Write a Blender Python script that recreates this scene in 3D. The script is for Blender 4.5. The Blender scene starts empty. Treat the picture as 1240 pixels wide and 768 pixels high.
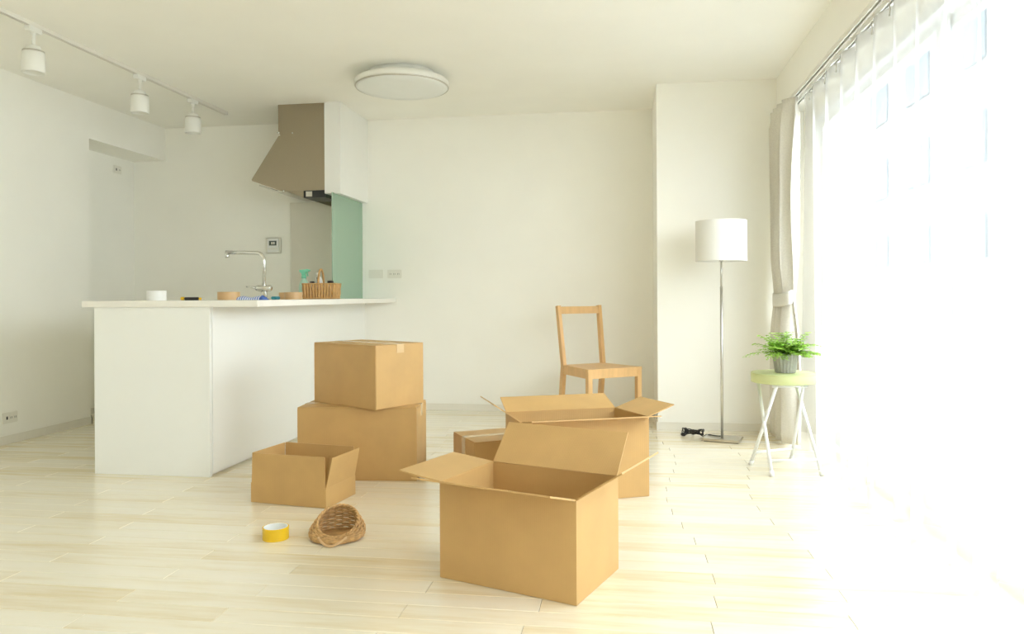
import bpy, bmesh, math, random
from mathutils import Vector, Matrix

random.seed(7)
SC = bpy.context.scene
COL = SC.collection
PI = math.pi
R = math.radians

# ------------------------------------------------------------------ camera
F_PX, YAW, ROLL, Y0, CAM_H = 913.66, 0.1449, 0.0052, 357.975, 0.95
cam_d = bpy.data.cameras.new('camera')
cam = bpy.data.objects.new('camera', cam_d)
COL.objects.link(cam)
cam_d.sensor_fit = 'HORIZONTAL'
cam_d.sensor_width = 36.0
cam_d.lens = F_PX / 1240 * 36.0
cam_d.shift_y = -(384 - Y0) / 1240
cam_d.clip_start = 0.02
cam_d.clip_end = 200
cam.matrix_world = (Matrix.Translation((0, 0, CAM_H)) @ Matrix.Rotation(YAW, 4, 'Z')
                    @ Matrix.Rotation(PI / 2, 4, 'X') @ Matrix.Rotation(-ROLL, 4, 'Z'))
SC.camera = cam

# ------------------------------------------------------------------ world / light / exposure
SKY = 6.0
world = bpy.data.worlds.new('overcast_sky')
SC.world = world
world.use_nodes = True
bg = world.node_tree.nodes['Background']
bg.inputs['Color'].default_value = (0.885, 0.95, 1.0, 1)
bg.inputs['Strength'].default_value = SKY
SC.view_settings.view_transform = 'Standard'
SC.view_settings.look = 'None'
SC.view_settings.gamma = 1.0
SC.view_settings.exposure = 1.32
SC.view_settings.use_curve_mapping = False
SC.cycles.max_bounces = 16
SC.cycles.diffuse_bounces = 10
SC.cycles.transparent_max_bounces = 24

# room numbers (metres)
XL, XR, YB, YF, YC, XC, H = -3.967, 1.06, 6.129, -2.4, 5.408, 0.246, 2.4357
WX = 1.24                       # window plane
WY0, WY1, WZ1 = -1.85, 5.12, 2.11


def portal(y0, y1, z0, z1, x):
    d = bpy.data.lights.new('window_right_offscreen', 'AREA')
    d.shape = 'RECTANGLE'
    d.size, d.size_y = z1 - z0, y1 - y0
    d.cycles.is_portal = True
    o = bpy.data.objects.new('window_right_offscreen', d)
    COL.objects.link(o)
    o.location = (x, (y0 + y1) / 2, (z0 + z1) / 2)
    o.rotation_euler = (0, PI / 2, 0)


portal(WY0, WY1, 0.05, WZ1, WX + 0.12)


# ------------------------------------------------------------------ materials
def new_mat(name):
    m = bpy.data.materials.new(name)
    m.use_nodes = True
    nt = m.node_tree
    return m, nt, nt.nodes['Principled BSDF']


def mat(name, col, rough=0.6, metal=0.0, var=0.04, nscale=8.0, bump=0.0, bscale=200.0, stretch=(1, 1, 1), spec=0.5, coat=0.0):
    m, nt, b = new_mat(name)
    tc = nt.nodes.new('ShaderNodeTexCoord')
    mp = nt.nodes.new('ShaderNodeMapping')
    mp.inputs['Scale'].default_value = stretch
    nt.links.new(tc.outputs['Object'], mp.inputs['Vector'])
    n = nt.nodes.new('ShaderNodeTexNoise')
    n.inputs['Scale'].default_value = nscale
    n.inputs['Detail'].default_value = 4
    nt.links.new(mp.outputs['Vector'], n.inputs['Vector'])
    cr = nt.nodes.new('ShaderNodeValToRGB')
    cr.color_ramp.elements[0].position = 0.3
    cr.color_ramp.elements[1].position = 0.7
    cr.color_ramp.elements[0].color = tuple(c * (1 - var) for c in col) + (1,)
    cr.color_ramp.elements[1].color = tuple(min(1, c * (1 + var)) for c in col) + (1,)
    nt.links.new(n.outputs['Fac'], cr.inputs['Fac'])
    nt.links.new(cr.outputs['Color'], b.inputs['Base Color'])
    b.inputs['Roughness'].default_value = rough
    b.inputs['Metallic'].default_value = metal
    b.inputs['Specular IOR Level'].default_value = spec
    b.inputs['Coat Weight'].default_value = coat
    if bump:
        n2 = nt.nodes.new('ShaderNodeTexNoise')
        n2.inputs['Scale'].default_value = bscale
        nt.links.new(mp.outputs['Vector'], n2.inputs['Vector'])
        bp = nt.nodes.new('ShaderNodeBump')
        bp.inputs['Strength'].default_value = bump
        bp.inputs['Distance'].default_value = 0.002
        nt.links.new(n2.outputs['Fac'], bp.inputs['Height'])
        nt.links.new(bp.outputs['Normal'], b.inputs['Normal'])
    return m


def thin_mat(name, layers):
    """layers: list of (kind, colour, weight) mixed by weight; the cloth or glass itself."""
    m = bpy.data.materials.new(name)
    m.use_nodes = True
    nt = m.node_tree
    nt.nodes.clear()
    out = nt.nodes.new('ShaderNodeOutputMaterial')
    prev, acc = None, 0.0
    for kind, col, w in layers:
        s = nt.nodes.new({'transparent': 'ShaderNodeBsdfTransparent', 'translucent': 'ShaderNodeBsdfTranslucent',
                          'diffuse': 'ShaderNodeBsdfDiffuse', 'glossy': 'ShaderNodeBsdfGlossy'}[kind])
        s.inputs['Color'].default_value = col + (1,)
        if kind == 'glossy':
            s.inputs['Roughness'].default_value = 0.02
        acc += w
        if prev is None:
            prev = s
        else:
            mx = nt.nodes.new('ShaderNodeMixShader')
            mx.inputs[0].default_value = w / acc
            nt.links.new(prev.outputs[0], mx.inputs[1])
            nt.links.new(s.outputs[0], mx.inputs[2])
            prev = mx
    nt.links.new(prev.outputs[0], out.inputs['Surface'])
    return m


PLANK_W, PLANK_L, PLANK_Y0 = 0.0972, 0.909, 2.155


def floor_mat():
    m, nt, b = new_mat('maple_planks')
    N, L = nt.nodes.new, nt.links.new

    def math_(op, a, c=None):
        n = N('ShaderNodeMath')
        n.operation = op
        for i, v in enumerate((a, c)):
            if v is None:
                continue
            if isinstance(v, (int, float)):
                n.inputs[i].default_value = v
            else:
                L(v, n.inputs[i])
        return n.outputs[0]
    g = N('ShaderNodeNewGeometry')
    sp = N('ShaderNodeSeparateXYZ')
    L(g.outputs['Position'], sp.inputs[0])
    row = math_('FLOOR', math_('DIVIDE', math_('SUBTRACT', sp.outputs[1], PLANK_Y0), PLANK_W))
    # the stagger of the joints, the same rule the planks are laid by
    par = math_('FLOORED_MODULO', row, 2.0)
    jit = math_('MULTIPLY', math_('SINE', math_('MULTIPLY', row, 12.9)), 0.05)
    off = math_('ADD', math_('ADD', math_('MULTIPLY', par, 0.39), 0.25), jit)
    colx = math_('FLOOR', math_('DIVIDE', math_('SUBTRACT', sp.outputs[0], off), PLANK_L))
    cmb = N('ShaderNodeCombineXYZ')
    L(row, cmb.inputs[0])
    L(colx, cmb.inputs[1])
    wn = N('ShaderNodeTexWhiteNoise')
    wn.noise_dimensions = '3D'
    L(cmb.outputs[0], wn.inputs['Vector'])
    # grain stretched along the plank
    cg = N('ShaderNodeCombineXYZ')
    L(math_('ADD', math_('MULTIPLY', sp.outputs[0], 1.6), math_('MULTIPLY', wn.outputs['Value'], 37.0)), cg.inputs[0])
    L(math_('MULTIPLY', sp.outputs[1], 14.0), cg.inputs[1])
    nz = N('ShaderNodeTexNoise')
    nz.inputs['Scale'].default_value = 1.3
    nz.inputs['Detail'].default_value = 6
    nz.inputs['Roughness'].default_value = 0.6
    L(cg.outputs[0], nz.inputs['Vector'])
    cr = N('ShaderNodeValToRGB')
    e = cr.color_ramp.elements
    e[0].position, e[0].color = 0.28, (0.75, 0.635, 0.41, 1)
    e[1].position, e[1].color = 0.75, (0.85, 0.81, 0.70, 1)
    e.new(0.52).color = (0.84, 0.78, 0.63, 1)
    L(math_('ADD', math_('MULTIPLY', nz.outputs['Fac'], 0.75), math_('MULTIPLY', wn.outputs['Value'], 0.25)), cr.inputs['Fac'])
    L(cr.outputs['Color'], b.inputs['Base Color'])
    b.inputs['Roughness'].default_value = 0.25
    b.inputs['Specular IOR Level'].default_value = 0.6
    b.inputs['Coat Weight'].default_value = 0.5
    b.inputs['Coat Roughness'].default_value = 0.13
    nb = N('ShaderNodeTexNoise')
    nb.inputs['Scale'].default_value = 3.0
    L(g.outputs['Position'], nb.inputs['Vector'])
    bp = N('ShaderNodeBump')
    bp.inputs['Strength'].default_value = 0.08
    bp.inputs['Distance'].default_value = 0.01
    L(nb.outputs['Fac'], bp.inputs['Height'])
    L(bp.outputs['Normal'], b.inputs['Normal'])
    return m


def cardboard_mat(name, col):
    m, nt, b = new_mat(name)
    N, L = nt.nodes.new, nt.links.new
    tc = N('ShaderNodeTexCoord')
    nz = N('ShaderNodeTexNoise')
    nz.inputs['Scale'].default_value = 7
    nz.inputs['Detail'].default_value = 6
    L(tc.outputs['Object'], nz.inputs['Vector'])
    cr = N('ShaderNodeValToRGB')
    cr.color_ramp.elements[0].position, cr.color_ramp.elements[1].position = 0.3, 0.72
    cr.color_ramp.elements[0].color = tuple(c * 0.94 for c in col) + (1,)
    cr.color_ramp.elements[1].color = tuple(c * 1.05 for c in col) + (1,)
    L(nz.outputs['Fac'], cr.inputs['Fac'])
    L(cr.outputs['Color'], b.inputs['Base Color'])
    b.inputs['Roughness'].default_value = 0.5
    b.inputs['Specular IOR Level'].default_value = 0.5
    # fluting of the corrugated board shows as faint vertical ribs
    sp = N('ShaderNodeSeparateXYZ')
    L(tc.outputs['Object'], sp.inputs[0])
    ad = N('ShaderNodeMath')
    ad.operation = 'ADD'
    L(sp.outputs[0], ad.inputs[0])
    L(sp.outputs[1], ad.inputs[1])
    ml = N('ShaderNodeMath')
    ml.operation = 'MULTIPLY'
    ml.inputs[1].default_value = 900
    L(ad.outputs[0], ml.inputs[0])
    sn = N('ShaderNodeMath')
    sn.operation = 'SINE'
    L(ml.outputs[0], sn.inputs[0])
    bp = N('ShaderNodeBump')
    bp.inputs['Strength'].default_value = 0.12
    bp.inputs['Distance'].default_value = 0.001
    L(sn.outputs[0], bp.inputs['Height'])
    L(bp.outputs['Normal'], b.inputs['Normal'])
    return m


def stripe_mat(name, ca, cb, scale, axis=0, rough=0.8):
    m, nt, b = new_mat(name)
    N, L = nt.nodes.new, nt.links.new
    tc = N('ShaderNodeTexCoord')
    sp = N('ShaderNodeSeparateXYZ')
    L(tc.outputs['Object'], sp.inputs[0])
    ml = N('ShaderNodeMath')
    ml.operation = 'MULTIPLY'
    ml.inputs[1].default_value = scale
    L(sp.outputs[axis], ml.inputs[0])
    sn = N('ShaderNodeMath')
    sn.operation = 'SINE'
    L(ml.outputs[0], sn.inputs[0])
    cr = N('ShaderNodeValToRGB')
    cr.color_ramp.elements[0].position, cr.color_ramp.elements[1].position = 0.4, 0.6
    cr.color_ramp.elements[0].color, cr.color_ramp.elements[1].color = ca + (1,), cb + (1,)
    mr = N('ShaderNodeMapRange')
    mr.inputs[1].default_value = -1
    L(sn.outputs[0], mr.inputs[0])
    L(mr.outputs[0], cr.inputs['Fac'])
    L(cr.outputs['Color'], b.inputs['Base Color'])
    b.inputs['Roughness'].default_value = rough
    return m


M = {
    'wall': mat('wallpaper', (0.94, 0.927, 0.872), 0.85, var=0.01, nscale=3, bump=0.15, bscale=260, spec=0.2),
    'ceil': mat('ceiling_paper', (0.94, 0.931, 0.885), 0.9, var=0.01, nscale=3, bump=0.1, bscale=260, spec=0.2),
    'floor': floor_mat(),
    'subfloor': mat('subfloor', (0.30, 0.20, 0.10), 0.9),
    'trim': mat('trim_white', (0.82, 0.79, 0.71), 0.5, var=0.01),
    'panel': mat('counter_panel', (0.88, 0.89, 0.875), 0.35, var=0.008, nscale=3),
    'top': mat('counter_stone', (0.86, 0.84, 0.79), 0.25, var=0.01, nscale=30),
    'gap': mat('carcass_board', (0.80, 0.79, 0.75), 0.7),
    'cab': mat('cabinet_white', (0.85, 0.85, 0.82), 0.4, var=0.008),
    'steel': mat('brushed_steel', (0.37, 0.315, 0.23), 0.38, 0.75, var=0.05, nscale=60, stretch=(1, 1, 20)),
    'nickel': mat('satin_nickel', (0.60, 0.58, 0.53), 0.3, 1.0, var=0.03, nscale=40),
    'chrome': mat('chrome', (0.72, 0.72, 0.70), 0.12, 1.0, var=0.02),
    'black': mat('black_plastic', (0.015, 0.015, 0.016), 0.4),
    'splash': mat('splash_panel', (0.74, 0.70, 0.62), 0.3, var=0.01),
    'plate': mat('switch_plate', (0.83, 0.81, 0.74), 0.4, var=0.01),
    'dark': mat('dark_slot', (0.04, 0.035, 0.03), 0.6),
    'screen': mat('display_dark', (0.10, 0.12, 0.11), 0.2),
    'lampwhite': mat('white_enamel', (0.84, 0.84, 0.80), 0.35, var=0.01),
    'diffuser': mat('acrylic_diffuser', (0.84, 0.86, 0.85), 0.3, var=0.01),
    'lightbase': mat('light_base', (0.82, 0.82, 0.79), 0.6),
    'track': mat('track_white', (0.80, 0.78, 0.72), 0.4, var=0.01),
    'slot': mat('track_slot', (0.16, 0.11, 0.05), 0.6),
    'card': cardboard_mat('cardboard', (0.555, 0.345, 0.132)),
    'card_in': cardboard_mat('cardboard_inside', (0.555, 0.345, 0.132)),
    'cardtape': mat('packing_tape', (0.62, 0.46, 0.26), 0.2, var=0.03),
    'cleartape': mat('clear_tape', (0.68, 0.49, 0.27), 0.15, var=0.03),
    'torn': mat('torn_paper', (0.85, 0.78, 0.66), 0.9),
    'yellow': mat('yellow_tape', (0.80, 0.51, 0.02), 0.25, var=0.04),
    'papercore': mat('paper_core', (0.82, 0.84, 0.83), 0.8, var=0.02),
    'kraft': mat('kraft_tape', (0.66, 0.43, 0.22), 0.4, var=0.05, nscale=3, stretch=(1, 1, 40)),
    'whitetape': mat('white_tape', (0.86, 0.86, 0.85), 0.4, var=0.02, nscale=3, stretch=(1, 1, 40)),
    'wicker': mat('wicker', (0.52, 0.31, 0.125), 0.6, var=0.25, nscale=60),
    'wicker_dark': mat('wicker_base', (0.52, 0.31, 0.125), 0.7, var=0.2, nscale=40),
    'willow': mat('willow', (0.58, 0.34, 0.13), 0.6, var=0.12, nscale=30),
    'wood': mat('ash_wood', (0.72, 0.45, 0.20), 0.4, var=0.08, nscale=10, stretch=(3, 3, 0.4)),
    'shade': mat('lamp_shade_linen', (0.86, 0.855, 0.82), 0.8, var=0.01, bump=0.1, bscale=500),
    'vinyl': mat('green_vinyl', (0.60, 0.65, 0.33), 0.4, var=0.02),
    'tubewhite': mat('white_tube', (0.84, 0.86, 0.87), 0.3, var=0.01),
    'pot': mat('grey_pot', (0.42, 0.41, 0.39), 0.6, var=0.10, nscale=40),
    'soil': mat('soil', (0.06, 0.04, 0.025), 0.95, var=0.3, nscale=80),
    'leaf': mat('fern_leaf', (0.36, 0.60, 0.09), 0.5, var=0.3, nscale=25),
    'stem': mat('fern_stem', (0.22, 0.32, 0.07), 0.5),
    'drape': mat('drape_fabric', (0.72, 0.69, 0.62), 0.9, var=0.05, nscale=120, bump=0.2, bscale=700),
    'tie': mat('tie_fabric', (0.76, 0.74, 0.68), 0.9, var=0.05, nscale=120),
    'alu': mat('window_aluminium', (0.80, 0.82, 0.83), 0.4, 0.0, var=0.02),
    'railwhite': mat('curtain_rail_white', (0.80, 0.79, 0.75), 0.35, var=0.01),
    'raildark': mat('curtain_rail_dark', (0.10, 0.10, 0.09), 0.4),
    'concrete': mat('balcony_concrete', (0.35, 0.35, 0.345), 0.8, var=0.05, nscale=4),
    'parapet': mat('parapet_white', (0.60, 0.60, 0.59), 0.7, var=0.02, nscale=3),
    'street': mat('street', (0.30, 0.30, 0.30), 0.9),
    'tower': mat('far_tower', (0.20, 0.21, 0.225), 1.0, spec=0.1, var=0.03, nscale=1),
    'towerglass': mat('far_tower_glass', (0.10, 0.13, 0.16), 0.9, spec=0.1, var=0.05),
    'green': mat('mint_plastic', (0.22, 0.66, 0.46), 0.35),
    'mintclear': mat('mint_bottle', (0.55, 0.80, 0.68), 0.25),
    'white': mat('white_plastic', (0.84, 0.84, 0.83), 0.35),
    'teal': mat('teal_sponge', (0.03, 0.22, 0.28), 0.8, var=0.2, nscale=60),
    'cloth': stripe_mat('blue_check_cloth', (0.10, 0.19, 0.55), (0.75, 0.79, 0.86), 480, 0),
    'blue': mat('blue_cloth', (0.07, 0.15, 0.46), 0.8, var=0.2, nscale=40),
    'sheer': thin_mat('sheer_voile', [('transparent', (1, 1, 1), 0.47), ('translucent', (0.78, 0.78, 0.78), 0.02), ('diffuse', (0.78, 0.78, 0.78), 0.51)]),
    'hem': thin_mat('sheer_hem', [('transparent', (1, 1, 1), 0.33), ('translucent', (0.78, 0.78, 0.78), 0.05), ('diffuse', (0.78, 0.78, 0.78), 0.62)]),
    'glass': thin_mat('window_glass', [('transparent', (0.98, 0.99, 0.99), 0.93), ('glossy', (1, 1, 1), 0.07)]),
    'greenglass': thin_mat('green_glass', [('transparent', (0.74, 0.87, 0.78), 0.55), ('diffuse', (0.58, 0.74, 0.64), 0.37), ('glossy', (1, 1, 1), 0.08)]),
}


# ------------------------------------------------------------------ mesh helpers
class MB:
    def __init__(s):
        s.v, s.f, s.sm = [], [], []

    def add(s, vs, fs, smooth=False):
        k = len(s.v)
        s.v += [tuple(v) for v in vs]
        s.f += [tuple(i + k for i in f) for f in fs]
        s.sm += [smooth] * len(fs)
        return s

    def box(s, x0, x1, y0, y1, z0, z1, bev=0.0):
        if bev <= 0:
            vs = [(x, y, z) for z in (z0, z1) for y in (y0, y1) for x in (x0, x1)]
            return s.add(vs, [(0, 2, 3, 1), (4, 5, 7, 6), (0, 1, 5, 4), (2, 6, 7, 3), (0, 4, 6, 2), (1, 3, 7, 5)])
        bm = bmesh.new()
        bmesh.ops.create_cube(bm, size=1)
        for v in bm.verts:
            v.co = Vector(((x0 + x1) / 2 + v.co.x * (x1 - x0), (y0 + y1) / 2 + v.co.y * (y1 - y0), (z0 + z1) / 2 + v.co.z * (z1 - z0)))
        bmesh.ops.bevel(bm, geom=bm.edges[:], offset=bev, segments=2, affect='EDGES')
        return s.bm(bm)

    def bm(s, bm, smooth=False):
        bm.verts.index_update()
        vs = [v.co.copy() for v in bm.verts]
        fs = [[v.index for v in f.verts] for f in bm.faces]
        bm.free()
        return s.add(vs, fs, smooth)

    def hexa(s, b, t):
        """eight corners: four of one face, four of the opposite one, same order"""
        return s.add(list(b) + list(t), [(3, 2, 1, 0), (4, 5, 6, 7), (0, 1, 5, 4), (1, 2, 6, 5), (2, 3, 7, 6), (3, 0, 4, 7)])

    def prism(s, poly, axis, a, b):
        """extrude a polygon (two coords) along axis from a to b"""
        def p(u, w, t):
            return {'x': (t, u, w), 'y': (u, t, w), 'z': (u, w, t)}[axis]
        n = len(poly)
        vs = [p(u, w, a) for u, w in poly] + [p(u, w, b) for u, w in poly]
        fs = [tuple(range(n)), tuple(range(2 * n - 1, n - 1, -1))]
        fs += [(i, i + n, (i + 1) % n + n, (i + 1) % n) for i in range(n)]
        s.add(vs, fs)
        return s

    def lathe(s, prof, n=32, c=(0, 0), smooth=True, wob=None):
        vs, fs = [], []
        for r, z in prof:
            for i in range(n):
                a = 2 * PI * i / n
                rr = r * (wob(a, z) if wob else 1)
                vs.append((c[0] + rr * math.cos(a), c[1] + rr * math.sin(a), z))
        for j in range(len(prof) - 1):
            for i in range(n):
                k = (i + 1) % n
                fs.append((j * n + i, j * n + k, (j + 1) * n + k, (j + 1) * n + i))
        if prof[0][0] > 1e-6:
            fs.append(tuple(range(n - 1, -1, -1)))
        if prof[-1][0] > 1e-6:
            fs.append(tuple(range((len(prof) - 1) * n, len(prof) * n)))
        return s.add(vs, fs, smooth)

    def ring(s, ro, ri, z0, z1, n=40, c=(0, 0)):
        return s.torus_profile([(ro, z0), (ro, z1), (ri, z1), (ri, z0)], n, c)

    def torus_profile(s, prof, n=40, c=(0, 0), smooth=False):
        vs, fs, m = [], [], len(prof)
        for i in range(n):
            a = 2 * PI * i / n
            vs += [(c[0] + r * math.cos(a), c[1] + r * math.sin(a), z) for r, z in prof]
        for i in range(n):
            k = (i + 1) % n
            for j in range(m):
                l = (j + 1) % m
                fs.append((i * m + j, k * m + j, k * m + l, i * m + l))
        return s.add(vs, fs, smooth)

    def tube(s, pts, r, n=8, closed=False, smooth=True, caps=True):
        pts = [Vector(p) for p in pts]
        m = len(pts)
        rs = r if isinstance(r, (list, tuple)) else [r] * m
        vs, fs = [], []
        up = None
        for i, p in enumerate(pts):
            if closed:
                t = pts[(i + 1) % m] - pts[i - 1]
            else:
                t = pts[min(i + 1, m - 1)] - pts[max(i - 1, 0)]
            t.normalize()
            if up is None:
                up = Vector((0, 0, 1)) if abs(t.z) < 0.9 else Vector((1, 0, 0))
            u = (up - t * up.dot(t))
            if u.length < 1e-6:
                u = t.orthogonal()
            u.normalize()
            up = u
            w = t.cross(u)
            for k in range(n):
                a = 2 * PI * k / n
                vs.append(p + (u * math.cos(a) + w * math.sin(a)) * rs[i])
        for i in range(m if closed else m - 1):
            j = (i + 1) % m
            for k in range(n):
                l = (k + 1) % n
                fs.append((i * n + k, i * n + l, j * n + l, j * n + k))
        if not closed and caps:
            fs.append(tuple(range(n - 1, -1, -1)))
            fs.append(tuple(range((m - 1) * n, m * n)))
        return s.add(vs, fs, smooth)

    def grid(s, fn, nu, nv, smooth=True, close_u=False):
        vs = [fn(i / nu, j / nv) for j in range(nv + 1) for i in range(nu + (0 if close_u else 1))]
        w = nu if close_u else nu + 1
        fs = []
        for j in range(nv):
            for i in range(nu):
                k = (i + 1) % w
                fs.append((j * w + i, j * w + k, (j + 1) * w + k, (j + 1) * w + i))
        return s.add(vs, fs, smooth)

    def build(s, name, m, parent=None, kind=None, fix=True):
        me = bpy.data.meshes.new(name)
        me.from_pydata(s.v, [], s.f)
        if fix:
            b = bmesh.new()
            b.from_mesh(me)
            bmesh.ops.recalc_face_normals(b, faces=b.faces[:])
            b.to_mesh(me)
            b.free()
        me.polygons.foreach_set('use_smooth', s.sm)
        me.materials.append(M[m])
        me.update()
        o = bpy.data.objects.new(name, me)
        COL.objects.link(o)
        if parent:
            o.parent = parent
        if kind:
            o['kind'] = kind
        return o


def tag(o, label, cat, group=None):
    o['label'] = label
    o['category'] = cat
    if group:
        o['group'] = group
    return o


def thing(name, label, cat, loc=(0, 0, 0), rotz=0.0, group=None):
    o = bpy.data.objects.new(name, None)
    COL.objects.link(o)
    o.empty_display_size = 0.1
    o.location = loc
    o.rotation_euler = (0, 0, rotz)
    return tag(o, label, cat, group)


def struct(name, mb, m, label=None):
    o = mb.build(name, m)
    o['kind'] = 'structure'
    if label:
        o['label'] = label
    return o


# ================================================================== THE ROOM
T = 0.15
RX = -4.275                    # side wall of the recess beside the kitchen
OY = 5.165                     # where the opening in the left wall starts
OZ = 2.15                      # its head
wl = MB()
wl.box(XL - T, XL, YF, OY, 0, H)
wl.box(XL - T, XL, OY, YB, OZ, H)
struct('wall_left', wl, 'wall', 'off white left wall with an opening beside the kitchen')
wr = MB()
wr.box(RX - T, RX, OY - 0.01, YB, 0, OZ)
wr.box(RX - 0.01, XL - T + 0.001, OY - 0.14, OY, 0, OZ)
wr.box(RX - T, XL - T, OY - 0.14, YB, OZ, H)
struct('wall_recess', wr, 'wall', 'off white wall of the recess behind the left opening')
struct('wall_back', MB().box(RX - T, 1.6, YB, YB + T, 0, H), 'wall', 'off white back wall')
struct('wall_corner', MB().box(XC, 1.6, YC, YB, 0, H), 'wall', 'white projecting wall behind the floor lamp')
wrt = MB()
wrt.box(XR, 1.45, YF, YC, 2.2, H)                 # lowered beam above the curtain rail
wrt.box(WX, 1.45, YF, YC, WZ1, 2.2)               # wall over the window
wrt.box(WX, 1.45, WY1, YC, 0, WZ1)
wrt.box(WX, 1.45, YF, WY0, 0, WZ1)
struct('wall_right', wrt, 'wall', 'white window wall with a lowered beam')
struct('wall_front', MB().box(XL - T, 1.45, YF - T, YF, 0, H), 'wall', 'off white wall opposite the back wall')
struct('ceiling', MB().box(RX - T, 1.6, YF - T, YB + T, H, H + 0.12), 'ceil', 'off white ceiling')

# floor: a bed, the planks that can be told apart, and the joined rest
floor = struct('floor', MB().box(RX - T, WX + 0.2, YF - T, YB + 0.02, -0.06, -0.012), 'subfloor', 'pale maple plank floor')


def row_joints(row):
    off = (row % 2) * 0.39 + 0.25 + math.sin(row * 12.9) * 0.05
    k0 = math.floor((RX - off) / PLANK_L)
    xs, k = [], k0
    while off + k * PLANK_L < WX + 0.15:
        xs.append((max(off + k * PLANK_L, RX), min(off + (k + 1) * PLANK_L, WX + 0.15)))
        k += 1
    return xs


def plank_mb(mb, x0, x1, y0, y1, g=0.0006, c=0.0012):
    x0, x1, y0, y1 = x0 + g, x1 - g, y0 + g, y1 - g
    vs = [(x0, y0, -0.013), (x1, y0, -0.013), (x1, y1, -0.013), (x0, y1, -0.013),
          (x0, y0, -c), (x1, y0, -c), (x1, y1, -c), (x0, y1, -c),
          (x0 + c, y0 + c, 0), (x1 - c, y0 + c, 0), (x1 - c, y1 - c, 0), (x0 + c, y1 - c, 0)]
    fs = [(3, 2, 1, 0), (0, 1, 5, 4), (1, 2, 6, 5), (2, 3, 7, 6), (3, 0, 4, 7),
          (4, 5, 9, 8), (5, 6, 10, 9), (6, 7, 11, 10), (7, 4, 8, 11), (8, 9, 10, 11)]
    mb.add(vs, fs)


plank_mesh = {}
rest = MB()
row0 = math.floor((YF - PLANK_Y0) / PLANK_W)
row1 = math.ceil((YB - PLANK_Y0) / PLANK_W)
for row in range(row0, row1):
    y0 = PLANK_Y0 + row * PLANK_W
    y1 = y0 + PLANK_W
    for x0, x1 in row_joints(row):
        if x1 - x0 < 0.02:
            continue
        # in view and at least a few pixels deep
        near = -4 <= row < 18
        vis = (x1 > -0.92 * y1 - 0.1)
        if near and vis:
            ln = round(x1 - x0, 3)
            if ln not in plank_mesh:
                mb = MB()
                plank_mb(mb, 0, x1 - x0, 0, PLANK_W)
                o = mb.build('plank', 'floor', floor, fix=False)
                plank_mesh[ln] = o.data
            else:
                o = bpy.data.objects.new('plank', plank_mesh[ln])
                COL.objects.link(o)
                o.parent = floor
            o.location = (x0, y0, 0)
        else:
            plank_mb(rest, x0, x1, y0, min(y1, YB))
rest.build('plank_field', 'floor', floor, 'stuff', fix=False)

# baseboards
BH, BT = 0.055, 0.009
struct('baseboard_left', MB().box(XL, XL + BT, YF, OY + BT, 0, BH).box(XL - T, XL + BT, OY, OY + BT, 0, BH), 'trim', 'cream baseboard along the left wall')
struct('baseboard_recess', MB().box(RX, RX + BT, OY, YB, 0, BH).box(RX, -2.83, YB - BT, YB, 0, BH), 'trim', 'cream baseboard in the recess')
struct('baseboard_back', MB().box(-2.15, XC, YB - BT, YB, 0, BH), 'trim', 'cream baseboard along the back wall')
struct('baseboard_corner', MB().box(XC - BT, WX, YC - BT, YC, 0, BH).box(XC - BT, XC, YC, YB - BT, 0, BH), 'trim', 'cream baseboard round the projecting wall')

# ------------------------------------------------------------------ window with sliding sashes
win = thing('window_1', 'floor length sliding balcony window behind sheer curtains', 'window', (WX, 0, 0))
win['kind'] = 'structure'
fr = MB()
fr.box(0.0, 0.13, WY0, WY0 + 0.04, 0, WZ1).box(0.0, 0.13, WY1 - 0.04, WY1, 0, WZ1)
fr.box(0.0, 0.13, WY0 + 0.04, WY1 - 0.04, WZ1 - 0.04, WZ1).box(-0.02, 0.14, WY0 + 0.04, WY1 - 0.04, -0.005, 0.05)
fr.build('window_frame', 'alu', win)
bounds = [WY1 - 0.04, 3.27, 1.42, -0.4, WY0 + 0.04]
for i in range(4):
    ya, yb = bounds[i + 1] - 0.03, bounds[i] + 0.03
    ya, yb = max(ya, WY0 + 0.03), min(yb, WY1 - 0.03)
    x0 = 0.03 if i % 2 == 0 else 0.075
    sb = MB()
    sb.box(x0, x0 + 0.035, ya, ya + 0.055, 0.05, WZ1 - 0.035).box(x0, x0 + 0.035, yb - 0.055, yb, 0.05, WZ1 - 0.035)
    sb.box(x0, x0 + 0.035, ya + 0.055, yb - 0.055, 0.05, 0.13).box(x0, x0 + 0.035, ya + 0.055, yb - 0.055, WZ1 - 0.095, WZ1 - 0.035)
    so = sb.build('sash', 'alu', win)
    MB().box(x0 + 0.015, x0 + 0.02, ya + 0.05, yb - 0.05, 0.12, WZ1 - 0.09).build('pane', 'glass', so)

struct('ground', MB().box(-150, 150, -150, 150, -20.5, -20), 'street', 'grey street far below the balcony')
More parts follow.
